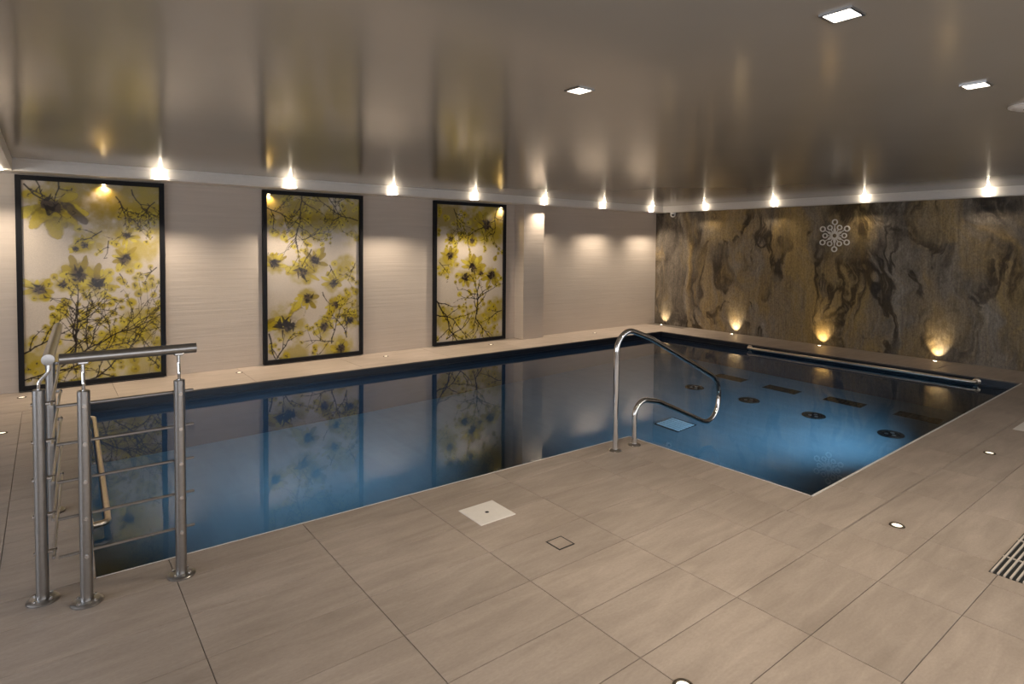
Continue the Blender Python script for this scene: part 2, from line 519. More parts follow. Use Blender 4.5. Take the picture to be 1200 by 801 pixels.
# ------------------------------------------------------------------ walls, ceiling, cornice
back = tag(box('wall_back', XL, 0.0, 0.0, 0.15, -0.09, 2.45, MT['wall']), 'pale beige rippled back wall along the pool', None, None, 'structure')
box('wall_panel', -2.95, -0.001, -0.06, 0.0, 0.0, HC+0.01, MT['wall'], back)
box('pilaster', -3.36, -2.95, -0.225, 0.0, 0.0, HC+0.005, MT['wall'], back, 0.003)
right = tag(box('wall_right', 0.0, 0.15, YF, 0.15, -0.09, 2.45, MT['grout']), 'dark stone clad end wall with ochre veining', None, None, 'structure')
for k in range(8):
    y1 = -0.06-1.2*k; y0 = max(y1-1.2, YF)
    for z0, z1 in ((0.0, 1.52), (1.52, HC)):
        box('stone_slab', -0.014, 0.0, y0+0.0008, y1-0.0008, z0+0.0008, z1-0.0008, MT['stone'], right)
tag(box('wall_left', XL-0.15, XL, YF, 0.15, -0.09, 2.45, MT['plainwall']), 'plain plaster wall left of the deck', None, None, 'structure')
tag(box('wall_front', XL, 0.0, YF-0.15, YF, -0.09, 2.45, MT['plainwall']), 'plain plaster wall behind the viewer', None, None, 'structure')
tag(box('ceiling', LX, CX, YF, CY, HD, HD+0.06, MT['ceiling']), 'glossy taupe lacquered ceiling mirroring the walls', None, None, 'structure')

def profile_run(name, pts2d, axis, a, b, label):
    """extrude a cornice profile (d = distance from wall, z) along x or y"""
    bm = bmesh.new()
    ra = []; rb = []
    for d, z in pts2d:
        if axis == 'x': ra.append(bm.verts.new((a, -d, z))); rb.append(bm.verts.new((b, -d, z)))
        else: ra.append(bm.verts.new((-d, a, z))); rb.append(bm.verts.new((-d, b, z)))
    n = len(ra)
    for i in range(n):
        j = (i+1) % n
        bm.faces.new((ra[i], ra[j], rb[j], rb[i]))
    bm.faces.new(ra); bm.faces.new(list(reversed(rb)))
    return tag(bm_obj(name, bm, MT['white']), label, None, None, 'structure')
def cornice(d): return [(0.0, HC), (d-0.006, HC), (d-0.006, HC+0.012), (d, HC+0.014), (d, HD-0.03), (d+0.006, HD-0.028), (d+0.006, HD+0.06), (0.0, HD+0.06)]
profile_run('trim_1', cornice(-CY), 'x', LX, 0.0, 'white stepped cornice along the back wall')
profile_run('trim_2', cornice(-CX), 'y', YF, CY-0.006, 'white stepped cornice above the stone wall')
tag(box('trim_3', XL, LX, YF, 0.0, HC, HD+0.06, MT['white']), 'low pale soffit left of the lacquered ceiling', None, None, 'structure')

# assumed left window, plus unseen glazing added behind the viewer to light the room
m_win = emit('assumed_daylight_pane', COOL, ASSUMED_WINDOW_E)
m_fill = emit('fill_pane', (0.93, 0.95, 1.0), FILL_E)
def window(name, x0, x1, y0, y1, z0, z1, label, axis, m_win=m_win):
    root = tag(empty(name, ((x0+x1)/2, (y0+y1)/2, z0)), label, None, None, 'structure')
    c = root.location
    n = max(2, round(max(x1-x0, y1-y0)/1.4)); t = 0.06
    u0, u1 = (y0-c.y, y1-c.y) if axis == 'x' else (x0-c.x, x1-c.x)
    def bar(nm, a, b2, za, zb, d0, d1, m):
        if axis == 'x': box(nm, d0, d1, a, b2, za, zb, m, root)
        else: box(nm, a, b2, d0, d1, za, zb, m, root)
    step = (u1-u0)/n
    for k in range(n): bar('pane', u0+k*step+t/2, u0+(k+1)*step-t/2, 0, z1-z0, -0.004, 0.004, m_win)
    for k in range(n+1): bar('mullion', u0+k*step-t/2, u0+k*step+t/2, 0, z1-z0, -0.012, 0.03, MT['white'])
    for za, zb in ((-t, 0), (z1-z0, z1-z0+t)): bar('window_rail', u0-t/2, u1+t/2, za, zb, -0.012, 0.03, MT['white'])
window('assumed_window_1', XL+0.012, XL+0.012, -6.6, -3.0, 0.4, 1.95, 'assumed white framed window in the left wall, unseen, added for cool fill', 'x')  # unseen window, assumed and added for cool fill from the left

window('fill_glazing', -12.0, -0.6, YF+0.012, YF+0.012, 0.12, 1.98, 'wide glowing fill panes shaped as frosted glazing, added unseen behind the viewer', 'y', m_fill)

# ------------------------------------------------------------------ printed glass panels
def paint(seed, layout, H=420, W=246):
    """paint a yellow magnolia print as an H x W x 3 array (linear rgb)"""
    rng = random.Random(seed); nr = np.random.RandomState(seed)
    yy, xx = np.mgrid[0:H, 0:W].astype(float)
    U = xx/W; Vv = yy/H
    asp = H/W
    img = np.ones((H, W, 3))*np.array([0.60, 0.52, 0.43])
    late = []
    def field(n):
        g = nr.rand(int(n*asp)+3, n+3)
        fx = U*n; fy = Vv*n*asp
        ix = fx.astype(int); iy = fy.astype(int); tx = fx-ix; ty = fy-iy
        tx = tx*tx*(3-2*tx); ty = ty*ty*(3-2*ty)
        return (g[iy, ix]*(1-tx)+g[iy, ix+1]*tx)*(1-ty)+(g[iy+1, ix]*(1-tx)+g[iy+1, ix+1]*tx)*ty
    NA = 0.55*field(9)+0.3*field(22)+0.15*field(50)
    NB = 0.55*field(28)+0.45*field(60)
    def put(sl, mask, col):
        y0, y1, x0, x1 = sl
        img[y0:y1, x0:x1] = img[y0:y1, x0:x1]*(1-mask[..., None])+np.array(col)*mask[..., None]
    def sub(cx, cy, r):
        return (max(0, int((cy-r/asp)*H)), min(H, int((cy+r/asp)*H)+2), max(0, int((cx-r)*W)), min(W, int((cx+r)*W)+2))
    def ok(s): return s[1] > s[0] and s[3] > s[2]
    YEL = [(0.47, 0.36, 0.025), (0.38, 0.29, 0.02), (0.56, 0.45, 0.05), (0.30, 0.22, 0.02)]
    INK = (0.022, 0.015, 0.011); BRN = (0.085, 0.06, 0.04)
    def petal(cx, cy, ang, ln, wd, col, a):
        s4 = sub(cx, cy, ln*1.4)
        if not ok(s4): return
        y0, y1, x0, x1 = s4
        dx = U[y0:y1, x0:x1]-cx; dy = (Vv[y0:y1, x0:x1]-cy)*asp
        s = (dx*math.cos(ang)+dy*math.sin(ang))/ln; t = (-dx*math.sin(ang)+dy*math.cos(ang))/wd
        t = t+(NA[y0:y1, x0:x1]-0.5)*0.9
        prof = np.clip(s, 0, 1)**0.6*np.sqrt(np.clip(1-s, 0, 1))*1.6
        ins = ((s > 0) & (s < 1))
        d = prof-np.abs(t)
        put(s4, np.clip(d*5, 0, 1)*a*ins, col)
        edge = np.clip(1-np.abs(d-0.10)*9, 0, 1)*ins*0.35*(NB[y0:y1, x0:x1] > 0.45)
        put(s4, edge, BRN)
        rib = np.clip(1-s*1.7, 0, 1)*np.clip(d*5, 0, 1)*ins*np.clip((NB[y0:y1, x0:x1]-0.30)*4, 0, 1)*0.85
        put(s4, rib, BRN)
    def wash(cx, cy, r, col, a):
        s4 = sub(cx, cy, r)
        if not ok(s4): return
        y0, y1, x0, x1 = s4
        d = np.hypot(U[y0:y1, x0:x1]-cx, (Vv[y0:y1, x0:x1]-cy)*asp)/r
        m_ = np.clip((1-d)*1.6+(NA[y0:y1, x0:x1]-0.50)*2.0, 0, 1)*np.clip((1-d)*4, 0, 1)*a
        put(s4, m_, col)
    def stroke(p, q, w0, w1, col=INK, a=0.95):
        x0 = max(0, int((min(p[0], q[0])-0.03)*W)); x1 = min(W, int((max(p[0], q[0])+0.03)*W)+2)
        y0 = max(0, int((min(p[1], q[1])-0.02)*H)); y1 = min(H, int((max(p[1], q[1])+0.02)*H)+2)
        if y1 <= y0 or x1 <= x0: return
        px, py = U[y0:y1, x0:x1], Vv[y0:y1, x0:x1]*asp
        ax, ay = p[0], p[1]*asp; bx, by = q[0]-ax, q[1]*asp-ay
        L = bx*bx+by*by+1e-9
        t = np.clip(((px-ax)*bx+(py-ay)*by)/L, 0, 1)
        d = np.hypot(px-ax-t*bx, py-ay-t*by)
        wdt = w0+(w1-w0)*t
        put((y0, y1, x0, x1), np.clip((wdt-d)/0.004+0.5, 0, 1)*a, col)
    def ink(cx, cy, r, n):
        for k in range(n):
            a = rng.uniform(0, 6.28); d0 = rng.uniform(0, 0.6)*r; a2 = rng.uniform(0, 6.28); L = r*rng.uniform(.25, .8)
            p = (cx+d0*math.cos(a), cy+d0*math.sin(a)/asp)
            stroke(p, (p[0]+L*math.cos(a2), p[1]+L*math.sin(a2)/asp), r*rng.uniform(0.06, 0.2), r*0.02, INK if rng.random() < 0.6 else BRN, 0.9)
    def flower(cx, cy, r, n=7):
        wash(cx, cy, r*1.35, YEL[1], 0.85)
        base = rng.choice((-1.57, -1.57, -1.57, 1.57))+rng.uniform(-.6, .6)
        for k in range(n):
            a = base+3.6*((k*5 % n)/(n-1)-0.5)+rng.uniform(-.3, .3)
            petal(cx+0.12*r*math.cos(a), cy+0.12*r*math.sin(a)/asp, a, r*rng.uniform(0.8, 1.5), r*rng.uniform(0.24, 0.42), YEL[rng.choice((0, 0, 1, 2, 2, 3))], 0.9)
        wash(cx, cy, r*0.62, BRN, 0.75); late.append((ink, (cx, cy, r*0.72, 18)))
    def bud(cx, cy, r):
        wash(cx, cy, r*2.3, YEL[rng.randrange(3)], 0.9)
        petal(cx, cy, rng.uniform(0, 6.28), r*1.8, r*0.8, YEL[rng.choice((0, 2, 2))], 0.7)
        late.append((ink, (cx, cy, r*1.1, 5)))
    def branch(x, y, ang, ln, wd, depth, top=None):
        if top is None: top = depth
        n = max(3, int(ln/0.045)); p = (x, y); a = ang
        if depth == top: wd = wd*0.68
        for k in range(n):
            a += rng.uniform(-0.42, 0.42); a += (ang-a)*0.15
            q = (p[0]+ln/n*math.cos(a), p[1]+ln/n*math.sin(a)/asp)
            wk = wd*(1-0.65*k/n)
            late.append((stroke, (p, q, wk, wd*(1-0.65*(k+1)/n))))
            if rng.random() < 0.6:
                late.append((stroke, (q, (q[0]+rng.uniform(-.025, .025), q[1]+rng.uniform(-.025, .025)/asp), wk*1.1, 0.003)))
            if depth > 0 and rng.random() < 0.6:
                branch(q[0], q[1], a+rng.choice((-1, 1))*rng.uniform(0.4, 1.1), ln*rng.uniform(0.35, 0.65), wk*0.75, depth-1, top)
            if rng.random() < 0.22: bud(q[0], q[1], rng.uniform(0.008, 0.018))
            p = q
        if rng.random() < 0.5: bud(p[0], p[1], rng.uniform(0.010, 0.024))
    for it in layout:
        k = it[0]
        if k == 'wash': wash(*it[1:4], YEL[it[4]], it[5])
        elif k == 'flower': flower(*it[1:])
        elif k == 'branch': branch(*it[1:])
        elif k == 'buds':
            _, x0, x1, y0, y1, n = it
            for _ in range(n): bud(rng.uniform(x0, x1), rng.uniform(y0, y1), rng.uniform(0.010, 0.024))
        elif k == 'petal': petal(*it[1:])
    for fn, args in late: fn(*args)
    return np.clip(img, 0, 1)

m, nt, b = mat('printed_glass')
at = nt.nodes.new('ShaderNodeVertexColor'); at.layer_name = 'print'
gr = noise(nt, world_vec(nt), 120, 2)
c = mix(nt, at.outputs['Color'], ramp(nt, gr, [(0.3, (0.93, 0.93, 0.93)), (0.7, (1.05, 1.05, 1.05))]), 1.0, 'MULTIPLY')
nt.links.new(c, b.inputs['Base Color'])
b.inputs['Roughness'].default_value = 0.08
b.inputs['IOR'].default_value = 1.5
b.inputs['Specular IOR Level'].default_value = 0.35
MT['print'] = m

def print_mesh(name, img, x0, x1, z0, z1, y):
    H, W, _ = img.shape
    xs = np.linspace(x0, x1, W); zs = np.linspace(z1, z0, H)
    X, Z = np.meshgrid(xs, zs)
    co = np.empty((H*W, 3)); co[:, 0] = X.ravel(); co[:, 1] = y; co[:, 2] = Z.ravel()
    idx = np.arange(H*W).reshape(H, W)
    q = np.stack([idx[1:, :-1], idx[1:, 1:], idx[:-1, 1:], idx[:-1, :-1]], -1).reshape(-1, 4)
    me = bpy.data.meshes.new(name)
    me.vertices.add(H*W); me.vertices.foreach_set('co', co.ravel())
    me.loops.add(q.size); me.loops.foreach_set('vertex_index', q.ravel())
    me.polygons.add(len(q)); me.polygons.foreach_set('loop_start', np.arange(0, q.size, 4)); 
    me.update(calc_edges=True)
    ca = me.color_attributes.new('print', 'FLOAT_COLOR', 'POINT')
    rgba = np.ones((H*W, 4)); rgba[:, :3] = img.reshape(-1, 3)
    ca.data.foreach_set('color', rgba.ravel())
    return me

LAY1 = [('wash', 0.75, 0.06, 0.42, 3, 0.85), ('wash', 0.35, 0.05, 0.40, 3, 0.8), ('wash', 0.85, 0.16, 0.34, 1, 0.8), ('wash', 0.55, 0.16, 0.30, 3, 0.6), ('wash', 0.46, 0.28, 0.16, 1, 0.8), ('wash', 0.82, 0.33, 0.20, 1, 0.75),
        ('branch', 0.02, 0.02, 0.9, 0.30, 0.010, 1), ('branch', 0.25, 0.0, 1.9, 0.22, 0.009, 2), ('branch', 0.10, 0.0, 1.2, 0.20, 0.008, 1), ('flower', 0.20, 0.12, 0.17, 8),
        ('petal', 0.22, 0.14, 1.5, 0.25, 0.10, (0.40, 0.31, 0.03), 0.9), ('petal', 0.20, 0.14, 2.4, 0.22, 0.08, (0.47, 0.36, 0.03), 0.9), ('petal', 0.26, 0.10, 0.7, 0.26, 0.06, (0.10, 0.075, 0.06), 0.85),
        ('branch', 0.66, 0.06, 1.2, 0.30, 0.008, 2), ('branch', 0.78, 0.02, 1.0, 0.34, 0.008, 2), ('branch', 0.96, 0.08, 2.3, 0.26, 0.007, 2), ('flower', 0.74, 0.26, 0.07, 6),
        ('branch', 0.55, 0.24, 2.7, 0.20, 0.007, 1), ('flower', 0.42, 0.31, 0.06, 6), ('flower', 0.36, 0.33, 0.05, 5), ('branch', 0.60, 0.29, 2.0, 0.16, 0.007, 1),
        ('flower', 0.72, 0.385, 0.10, 7), ('buds', 0.66, 0.98, 0.42, 0.53, 14), ('branch', 0.97, 0.43, 2.4, 0.16, 0.007, 1), ('branch', 0.68, 0.46, 1.2, 0.12, 0.006, 1),
        ('branch', 0.35, 0.80, -2.2, 0.42, 0.011, 1), ('branch', 0.35, 0.78, -1.50, 0.46, 0.012, 1), ('branch', 0.40, 0.66, -0.5, 0.24, 0.008, 1), ('branch', 0.36, 0.70, -0.2, 0.32, 0.008, 1),
        ('flower', 0.38, 0.465, 0.13, 8), ('flower', 0.51, 0.515, 0.12, 8), ('flower', 0.10, 0.53, 0.09, 7), ('flower', 0.27, 0.51, 0.06, 5),
        ('wash', 0.12, 0.88, 0.26, 1, 0.85), ('wash', 0.45, 0.86, 0.26, 1, 0.8), ('wash', 0.82, 0.78, 0.28, 1, 0.85), ('wash', 0.90, 0.95, 0.26, 1, 0.7), ('wash', 0.60, 0.99, 0.2, 2, 0.6),
        ('buds', 0.02, 0.98, 0.76, 0.99, 50), ('buds', 0.62, 0.98, 0.68, 0.80, 14), ('branch', 0.0, 0.84, -0.25, 0.45, 0.010, 1), ('branch', 0.25, 0.92, -0.50, 0.85, 0.011, 2), ('branch', 0.45, 1.0, -0.6, 0.7, 0.010, 1), ('branch', 0.0, 0.97, -0.5, 0.6, 0.009, 1),
        ('branch', 0.98, 0.97, -2.5, 0.4, 0.008, 1), ('branch', 0.35, 0.78, 1.4, 0.3, 0.012, 1)]
LAY2 = [('wash', 0.12, 0.10, 0.34, 3, 0.85), ('wash', 0.50, 0.06, 0.40, 1, 0.85), ('wash', 0.90, 0.12, 0.36, 1, 0.85), ('wash', 0.45, 0.15, 0.30, 3, 0.6), ('buds', 0.02, 0.98, 0.03, 0.24, 36),
        ('branch', 0.36, 0.0, 1.6, 0.55, 0.010, 1), ('branch', 0.98, 0.14, -2.9, 0.7, 0.009, 2), ('branch', 0.65, 0.0, 1.1, 0.4, 0.008, 2), ('branch', 0.0, 0.08, 0.4, 0.4, 0.009, 2),
        ('branch', 0.32, 0.20, 1.9, 0.40, 0.009, 1), ('branch', 0.36, 0.27, 0.1, 0.30, 0.008, 1), ('branch', 0.46, 0.33, 2.1, 0.24, 0.009, 1),
        ('flower', 0.08, 0.42, 0.10, 7), ('flower', 0.37, 0.465, 0.13, 8), ('flower', 0.50, 0.405, 0.12, 8),
        ('wash', 0.85, 0.46, 0.20, 1, 0.8), ('buds', 0.66, 0.98, 0.41, 0.54, 16), ('flower', 0.70, 0.545, 0.10, 7), ('branch', 0.95, 0.42, 2.2, 0.2, 0.007, 1), ('branch', 0.66, 0.43, 1.2, 0.2, 0.007, 1),
        ('flower', 0.42, 0.635, 0.10, 7), ('flower', 0.72, 0.685, 0.08, 6), ('branch', 0.58, 0.60, 1.4, 0.2, 0.007, 1), ('wash', 0.85, 0.68, 0.22, 1, 0.6), ('buds', 0.80, 0.98, 0.60, 0.72, 8),
        ('flower', 0.20, 0.79, 0.20, 10), ('petal', 0.22, 0.80, -0.9, 0.24, 0.09, (0.56, 0.48, 0.36), 0.9), ('petal', 0.25, 0.82, -2.5, 0.22, 0.08, (0.5, 0.4, 0.04), 0.9), ('flower', 0.60, 0.82, 0.10, 8), ('flower', 0.88, 0.79, 0.10, 8),
        ('branch', 0.68, 0.93, -1.5, 0.40, 0.010, 2), ('branch', 0.85, 0.90, -1.9, 0.35, 0.009, 2), ('branch', 0.70, 0.92, -2.7, 0.35, 0.008, 1), ('branch', 0.02, 0.84, 1.2, 0.4, 0.012, 1), ('branch', 0.1, 0.99, -0.9, 0.3, 0.011, 1),
        ('wash', 0.30, 0.97, 0.22, 1, 0.75), ('wash', 0.70, 0.99, 0.3, 0, 0.75), ('flower', 0.78, 0.97, 0.10, 7), ('buds', 0.02, 0.5, 0.88, 0.99, 12)]
LAY3 = [('wash', 0.18, 0.08, 0.32, 3, 0.8), ('wash', 0.78, 0.08, 0.40, 0, 0.85), ('wash', 0.45, 0.16, 0.28, 3, 0.7), ('wash', 0.82, 0.22, 0.24, 0, 0.6), ('buds', 0.02, 0.5, 0.03, 0.22, 20), ('branch', 0.90, 0.02, 2.2, 0.40, 0.011, 2), ('branch', 0.75, 0.14, 2.9, 0.4, 0.008, 1),
        ('branch', 0.25, 0.03, 1.4, 0.4, 0.008, 2), ('flower', 0.75, 0.14, 0.14, 9), ('flower', 0.20, 0.25, 0.06, 6), ('branch', 0.46, 0.21, 1.3, 0.2, 0.008, 1), ('flower', 0.52, 0.26, 0.07, 6),
        ('flower', 0.20, 0.375, 0.10, 7), ('wash', 0.14, 0.45, 0.16, 1, 0.7), ('buds', 0.02, 0.30, 0.42, 0.53, 10), ('branch', 0.05, 0.42, 0.9, 0.2, 0.007, 1),
        ('branch', 0.60, 0.80, -1.55, 0.50, 0.013, 1), ('branch', 0.61, 0.70, -1.0, 0.38, 0.009, 1), ('branch', 0.58, 0.66, -2.9, 0.28, 0.008, 1), ('branch', 0.60, 0.70, -2.6, 0.28, 0.008, 1),
        ('flower', 0.54, 0.46, 0.14, 9), ('flower', 0.42, 0.53, 0.11, 8), ('flower', 0.82, 0.52, 0.12, 8), ('flower', 0.66, 0.51, 0.07, 6),
        ('wash', 0.15, 0.82, 0.26, 1, 0.8), ('wash', 0.60, 0.86, 0.26, 1, 0.8), ('wash', 0.90, 0.80, 0.24, 1, 0.8), ('wash', 0.40, 0.98, 0.26, 2, 0.6), ('wash', 0.85, 0.98, 0.2, 1, 0.7),
        ('buds', 0.02, 0.98, 0.72, 0.99, 50), ('branch', 0.0, 0.69, 0.8, 0.85, 0.014, 1), ('branch', 0.02, 0.80, 0.5, 0.6, 0.011, 1), ('branch', 0.60, 0.86, 0.8, 0.4, 0.011, 1), ('branch', 0.60, 0.78, 1.5, 0.3, 0.013, 1), ('branch', 0.15, 0.98, -0.6, 0.5, 0.010, 1), ('branch', 0.98, 0.80, 3.0, 0.35, 0.009, 1)]
PANELS = [(-9.352, -8.130, LAY1, 11, -8.66, 'largest yellow blossom glass panel in black frame, behind the railing'),
          (-7.128, -5.890, LAY2, 23, -7.06, 'middle yellow blossom glass panel in black frame, drooping branches at top'),
          (-4.832, -3.566, LAY3, 37, -3.66, 'yellow blossom glass panel in black frame, beside the wall pilaster')]
PZ0, PZ1 = 0.012, 2.068
for x0, x1, lay_, seed, lx, label in PANELS:
    xc = (x0+x1)/2
    root = empty('glass_panel', (xc, 0, PZ0), label, 'wall panel', 'printed glass panels on the back wall')
    hw = (x1-x0)/2; hh = PZ1-PZ0; fwid = 0.045
    for (a, b2, c2, d2) in ((-hw, -hw+fwid, 0, hh), (hw-fwid, hw, 0, hh)):
        box('frame_side', a, b2, -0.055, -0.001, c2, d2, MT['black'], root, 0.002)
    box('frame_bottom', -hw+fwid, hw-fwid, -0.055, -0.001, 0, fwid, MT['black'], root, 0.002)
    box('frame_top', -hw+fwid, hw-fwid, -0.055, -0.001, hh-fwid, hh, MT['black'], root, 0.002)
    img = paint(seed, lay_)
    me = print_mesh('printed_glass', img, -hw+fwid, hw-fwid, fwid, hh-fwid, -0.022)
    link('printed_glass', me, MT['print'], root)['label'] = 'glass printed with yellow blossom branches'
    lm = lathe_bm([(0.0, 0.0), (0.016, 0.0), (0.016, 0.006), (0.0, 0.006)], 16)
    lo = bm_obj('panel_lamp', lm, MT['lens_panel'], root, (lx-xc, -0.040, hh-fwid-0.008))
    l = light('panel_lamp_light', 'SPOT', (lx-xc, -0.042, hh-fwid-0.016), root, energy=5.0, color=(1.0, 0.72, 0.34), spot_size=2.6, spot_blend=0.9, shadow_soft_size=0.012)
    aim(l, (0, 0.12, -1))

# ------------------------------------------------------------------ ceiling lamps
def make_spot():
    root = empty('ceiling_spotlight', (0, 0, 0))
    bm_obj('trim_ring', lathe_bm([(0.025, -0.0005), (0.026, -0.0025), (0.030, -0.003), (0.034, -0.002), (0.035, 0.0)], 24), MT['white'], root, smooth=True)
    bm_obj('lens', lathe_bm([(0.0255, -0.0015), (0.021, -0.006), (0.012, -0.0095), (0.0, -0.011)], 20), MT['lens'], root, smooth=True)
    return root
sp0 = make_spot(); used = [False]
def place_spot(x, y, z, label, group, power=SPOT_W):
    o = copy_tree(sp0)
    o.location = (x, y, z); tag(o, label, 'spotlight', group)
    l = light('spot_beam', 'SPOT', (0, 0, -0.0135), o, energy=power, color=WARM, spot_size=math.radians(104), spot_blend=1.0, shadow_soft_size=0.010)
    aim(l, (0, 0, -1))
    light('spot_spill', 'POINT', (0, 0, -0.024), o, energy=SPILL_W, color=(1.0, 0.85, 0.64), shadow_soft_size=0.010)
    return o
SPX = [(-8.200, 'small ceiling spotlight above the right edge of the largest blossom panel'), (-6.900, 'small ceiling spotlight above the middle blossom panel'),
       (-5.600, 'small ceiling spotlight above bare wall between the middle and far blossom panels'), (-4.330, 'small ceiling spotlight above the blossom panel beside the pilaster'),
       (-3.020, 'small ceiling spotlight above the wall pilaster'), (-1.72, 'small ceiling spotlight above bare wall between pilaster and room corner'),
       (-0.46, 'small ceiling spotlight in the corner where both cornices meet')]
for x, lab in SPX: place_spot(x, CY-0.041, HD, lab, 'spotlights along the back cornice', SPOT_W*(0.6 if 'pilaster' in lab and 'wall pilaster' in lab else 1.0))
SPY = [(-1.21, 'small ceiling spotlight above the stone wall, next to the room corner'), (-2.46, 'small ceiling spotlight above the stone wall, left of the snowflake emblem'),
       (-3.79, 'small ceiling spotlight above the stone wall, right of the snowflake emblem'), (-5.18, 'small ceiling spotlight above the stone wall, rightmost in view')]
for y, lab in SPY: place_spot(CX-0.046, y, HD, lab, 'spotlights along the stone wall cornice', SPOT_W*0.09)
place_spot(-9.44, -0.36, HC, 'small spotlight in the low soffit at the left edge', None, SPOT_W*0.6)
for ch in list(sp0.children): bpy.data.objects.remove(ch)
bpy.data.objects.remove(sp0)

def make_square():
    root = empty('square_downlight', (0, 0, 0))
    bm = bmesh.new()
    h, i, t = 0.052, 0.043, 0.007
    for (a, b2, c2, d2) in ((-h, h, -h, -i), (-h, h, i, h), (-h, -i, -i, i), (i, h, -i, i)): add_box(bm, a, b2, c2, d2, -t, 0)
    bm_obj('bezel', bm, MT['steel'], root)
    box('lens', -i, i, -i, i, -0.004, -0.001, MT['lens_square'], root)
    return root
sq0 = make_square(); used_sq = [False]
SQ = [(-7.068, -6.49, 'square ceiling downlight nearest the viewer, at the top edge'), (-7.065, -5.26, 'square ceiling downlight over the deck, leftmost of three'),
      (-5.72, -6.50, 'square ceiling downlight beside the white ceiling dome')]
SQ += [(-4.2, -7.6, 'added square downlight, out of view over the far right deck'), (-8.3, -7.72, 'added square downlight, unseen behind the viewer')]  # extra downlights out of view, added to light the deck
for x, y, lab in SQ:
    o = copy_tree(sq0)
    o.location = (x, y, HD); tag(o, lab, 'downlight', 'square ceiling downlights')
    l = light('downlight_beam', 'SPOT', (0, 0, -0.012), o, energy=SQUARE_W, color=(1.0, 0.86, 0.68), spot_size=math.radians(150), spot_blend=0.9, shadow_soft_size=0.04)
    aim(l, (0, 0, -1))

for ch in list(sq0.children): bpy.data.objects.remove(ch)
bpy.data.objects.remove(sq0)
root = empty('ceiling_dome', (-5.02, -6.56, HD), 'shallow white round dome on the ceiling near the right edge', 'ceiling sensor')
bm_obj('base_ring', lathe_bm([(0.10, 0.0), (0.10, -0.006), (0.094, -0.010), (0.08, -0.010)], 32), MT['whiteplastic'], root, smooth=True)
bm_obj('dome', lathe_bm([(0.086, -0.009), (0.07, -0.019), (0.045, -0.026), (0.0, -0.029)], 32), MT['whiteplastic'], root, smooth=True)
bm_obj('indicator', lathe_bm([(0.005, 0.0), (0.004, -0.003), (0.0, -0.003)], 10), MT['black'], root, (-0.045, 0.02, -0.0245))

root = empty('security_camera', (-0.060, -0.48, HC), 'small white dome security camera under the cornice in the corner', 'security camera')
bm_obj('housing', lathe_bm([(0.0, 0.0), (0.050, 0.0), (0.053, -0.02), (0.050, -0.055), (0.036, -0.080), (0.0, -0.092)], 24), MT['whiteplastic'], root, smooth=True)
d = Vector((CAM.x+0.045, CAM.y+0.47, CAM.z-HC)).normalized()
bm = lathe_bm([(0.022, 0.0), (0.021, 0.010), (0.0, 0.018)], 18)
o = bm_obj('lens', bm, MT['black'], root, tuple(d*0.038+Vector((0, 0, -0.046))), smooth=True)
o.rotation_euler = d.to_track_quat('Z', 'Y').to_euler()

# ------------------------------------------------------------------ snowflake emblem on the stone wall
root = empty('wall_emblem', (-0.014, -3.340, 1.629), 'pale metal snowflake emblem of rings on the stone wall', 'emblem')
def ring_bm(cy, cz, ro, ri, bm=None, th=0.012, seg=28):
    bm = bm or bmesh.new()
    R = []
    for r, x in ((ro, 0.0), (ro, -th), (ri, -th), (ri, 0.0)):
        R.append([bm.verts.new((x, cy+r*math.cos(2*math.pi*i/seg), cz+r*math.sin(2*math.pi*i/seg))) for i in range(seg)])
    for k in range(4):
        a, b2 = R[k], R[(k+1) % 4]
        for i in range(seg):
            j = (i+1) % seg; bm.faces.new((a[i], a[j], b2[j], b2[i]))
    return bm
def bar_bm(y0, z0, y1, z1, wd, th=0.012):
    bm = bmesh.new(); d = Vector((y1-y0, z1-z0)); nrm = Vector((-d.y, d.x)).normalized()*wd/2
    q = [(y0+nrm.x, z0+nrm.y), (y0-nrm.x, z0-nrm.y), (y1-nrm.x, z1-nrm.y), (y1+nrm.x, z1+nrm.y)]
    a = [bm.verts.new((0, y, z)) for y, z in q]; b2 = [bm.verts.new((-th, y, z)) for y, z in q]
    bm.faces.new(a); bm.faces.new(list(reversed(b2)))
    for i in range(4): bm.faces.new((a[i], a[(i+1) % 4], b2[(i+1) % 4], b2[i]))
    return bm
MT['emblem'] = plain('satin_emblem', (0.86, 0.81, 0.74), 0.4, 0.0, var=0.03)
bm_obj('hub', ring_bm(0, 0, 0.052, 0.030), MT['emblem'], root)
R0, ro, ri = 0.198, 0.043, 0.026
for k in range(6):
    a = math.pi/2+k*math.pi/3
    c_, s_ = math.cos(a), math.sin(a)
    bm_obj('outer_ring', ring_bm(R0*c_, R0*s_, ro, ri), MT['emblem'], root)
    bm_obj('arm', bar_bm(0.048*c_, 0.048*s_, (R0-ro+0.004)*c_, (R0-ro+0.004)*s_, 0.011), MT['emblem'], root)
    a2 = a+math.pi/6; c2, s2 = math.cos(a2), math.sin(a2)
    r2 = 0.136
    bm_obj('inner_ring', ring_bm(r2*c2, r2*s2, 0.039, 0.023), MT['emblem'], root)
    bm_obj('arm', bar_bm(0.048*c2, 0.048*s2, (r2-0.035)*c2, (r2-0.035)*s2, 0.011), MT['emblem'], root)
    for sgn in (-1, 1):
        aa = a+sgn*math.pi/6*0.62
        p0 = (0.05*math.cos(aa), 0.05*math.sin(aa)); p1 = ((0.105)*math.cos(a+sgn*0.10), (0.105)*math.sin(a+sgn*0.10))
        bm_obj('brace', bar_bm(p0[0], p0[1], p1[0], p1[1], 0.008), MT['emblem'], root)

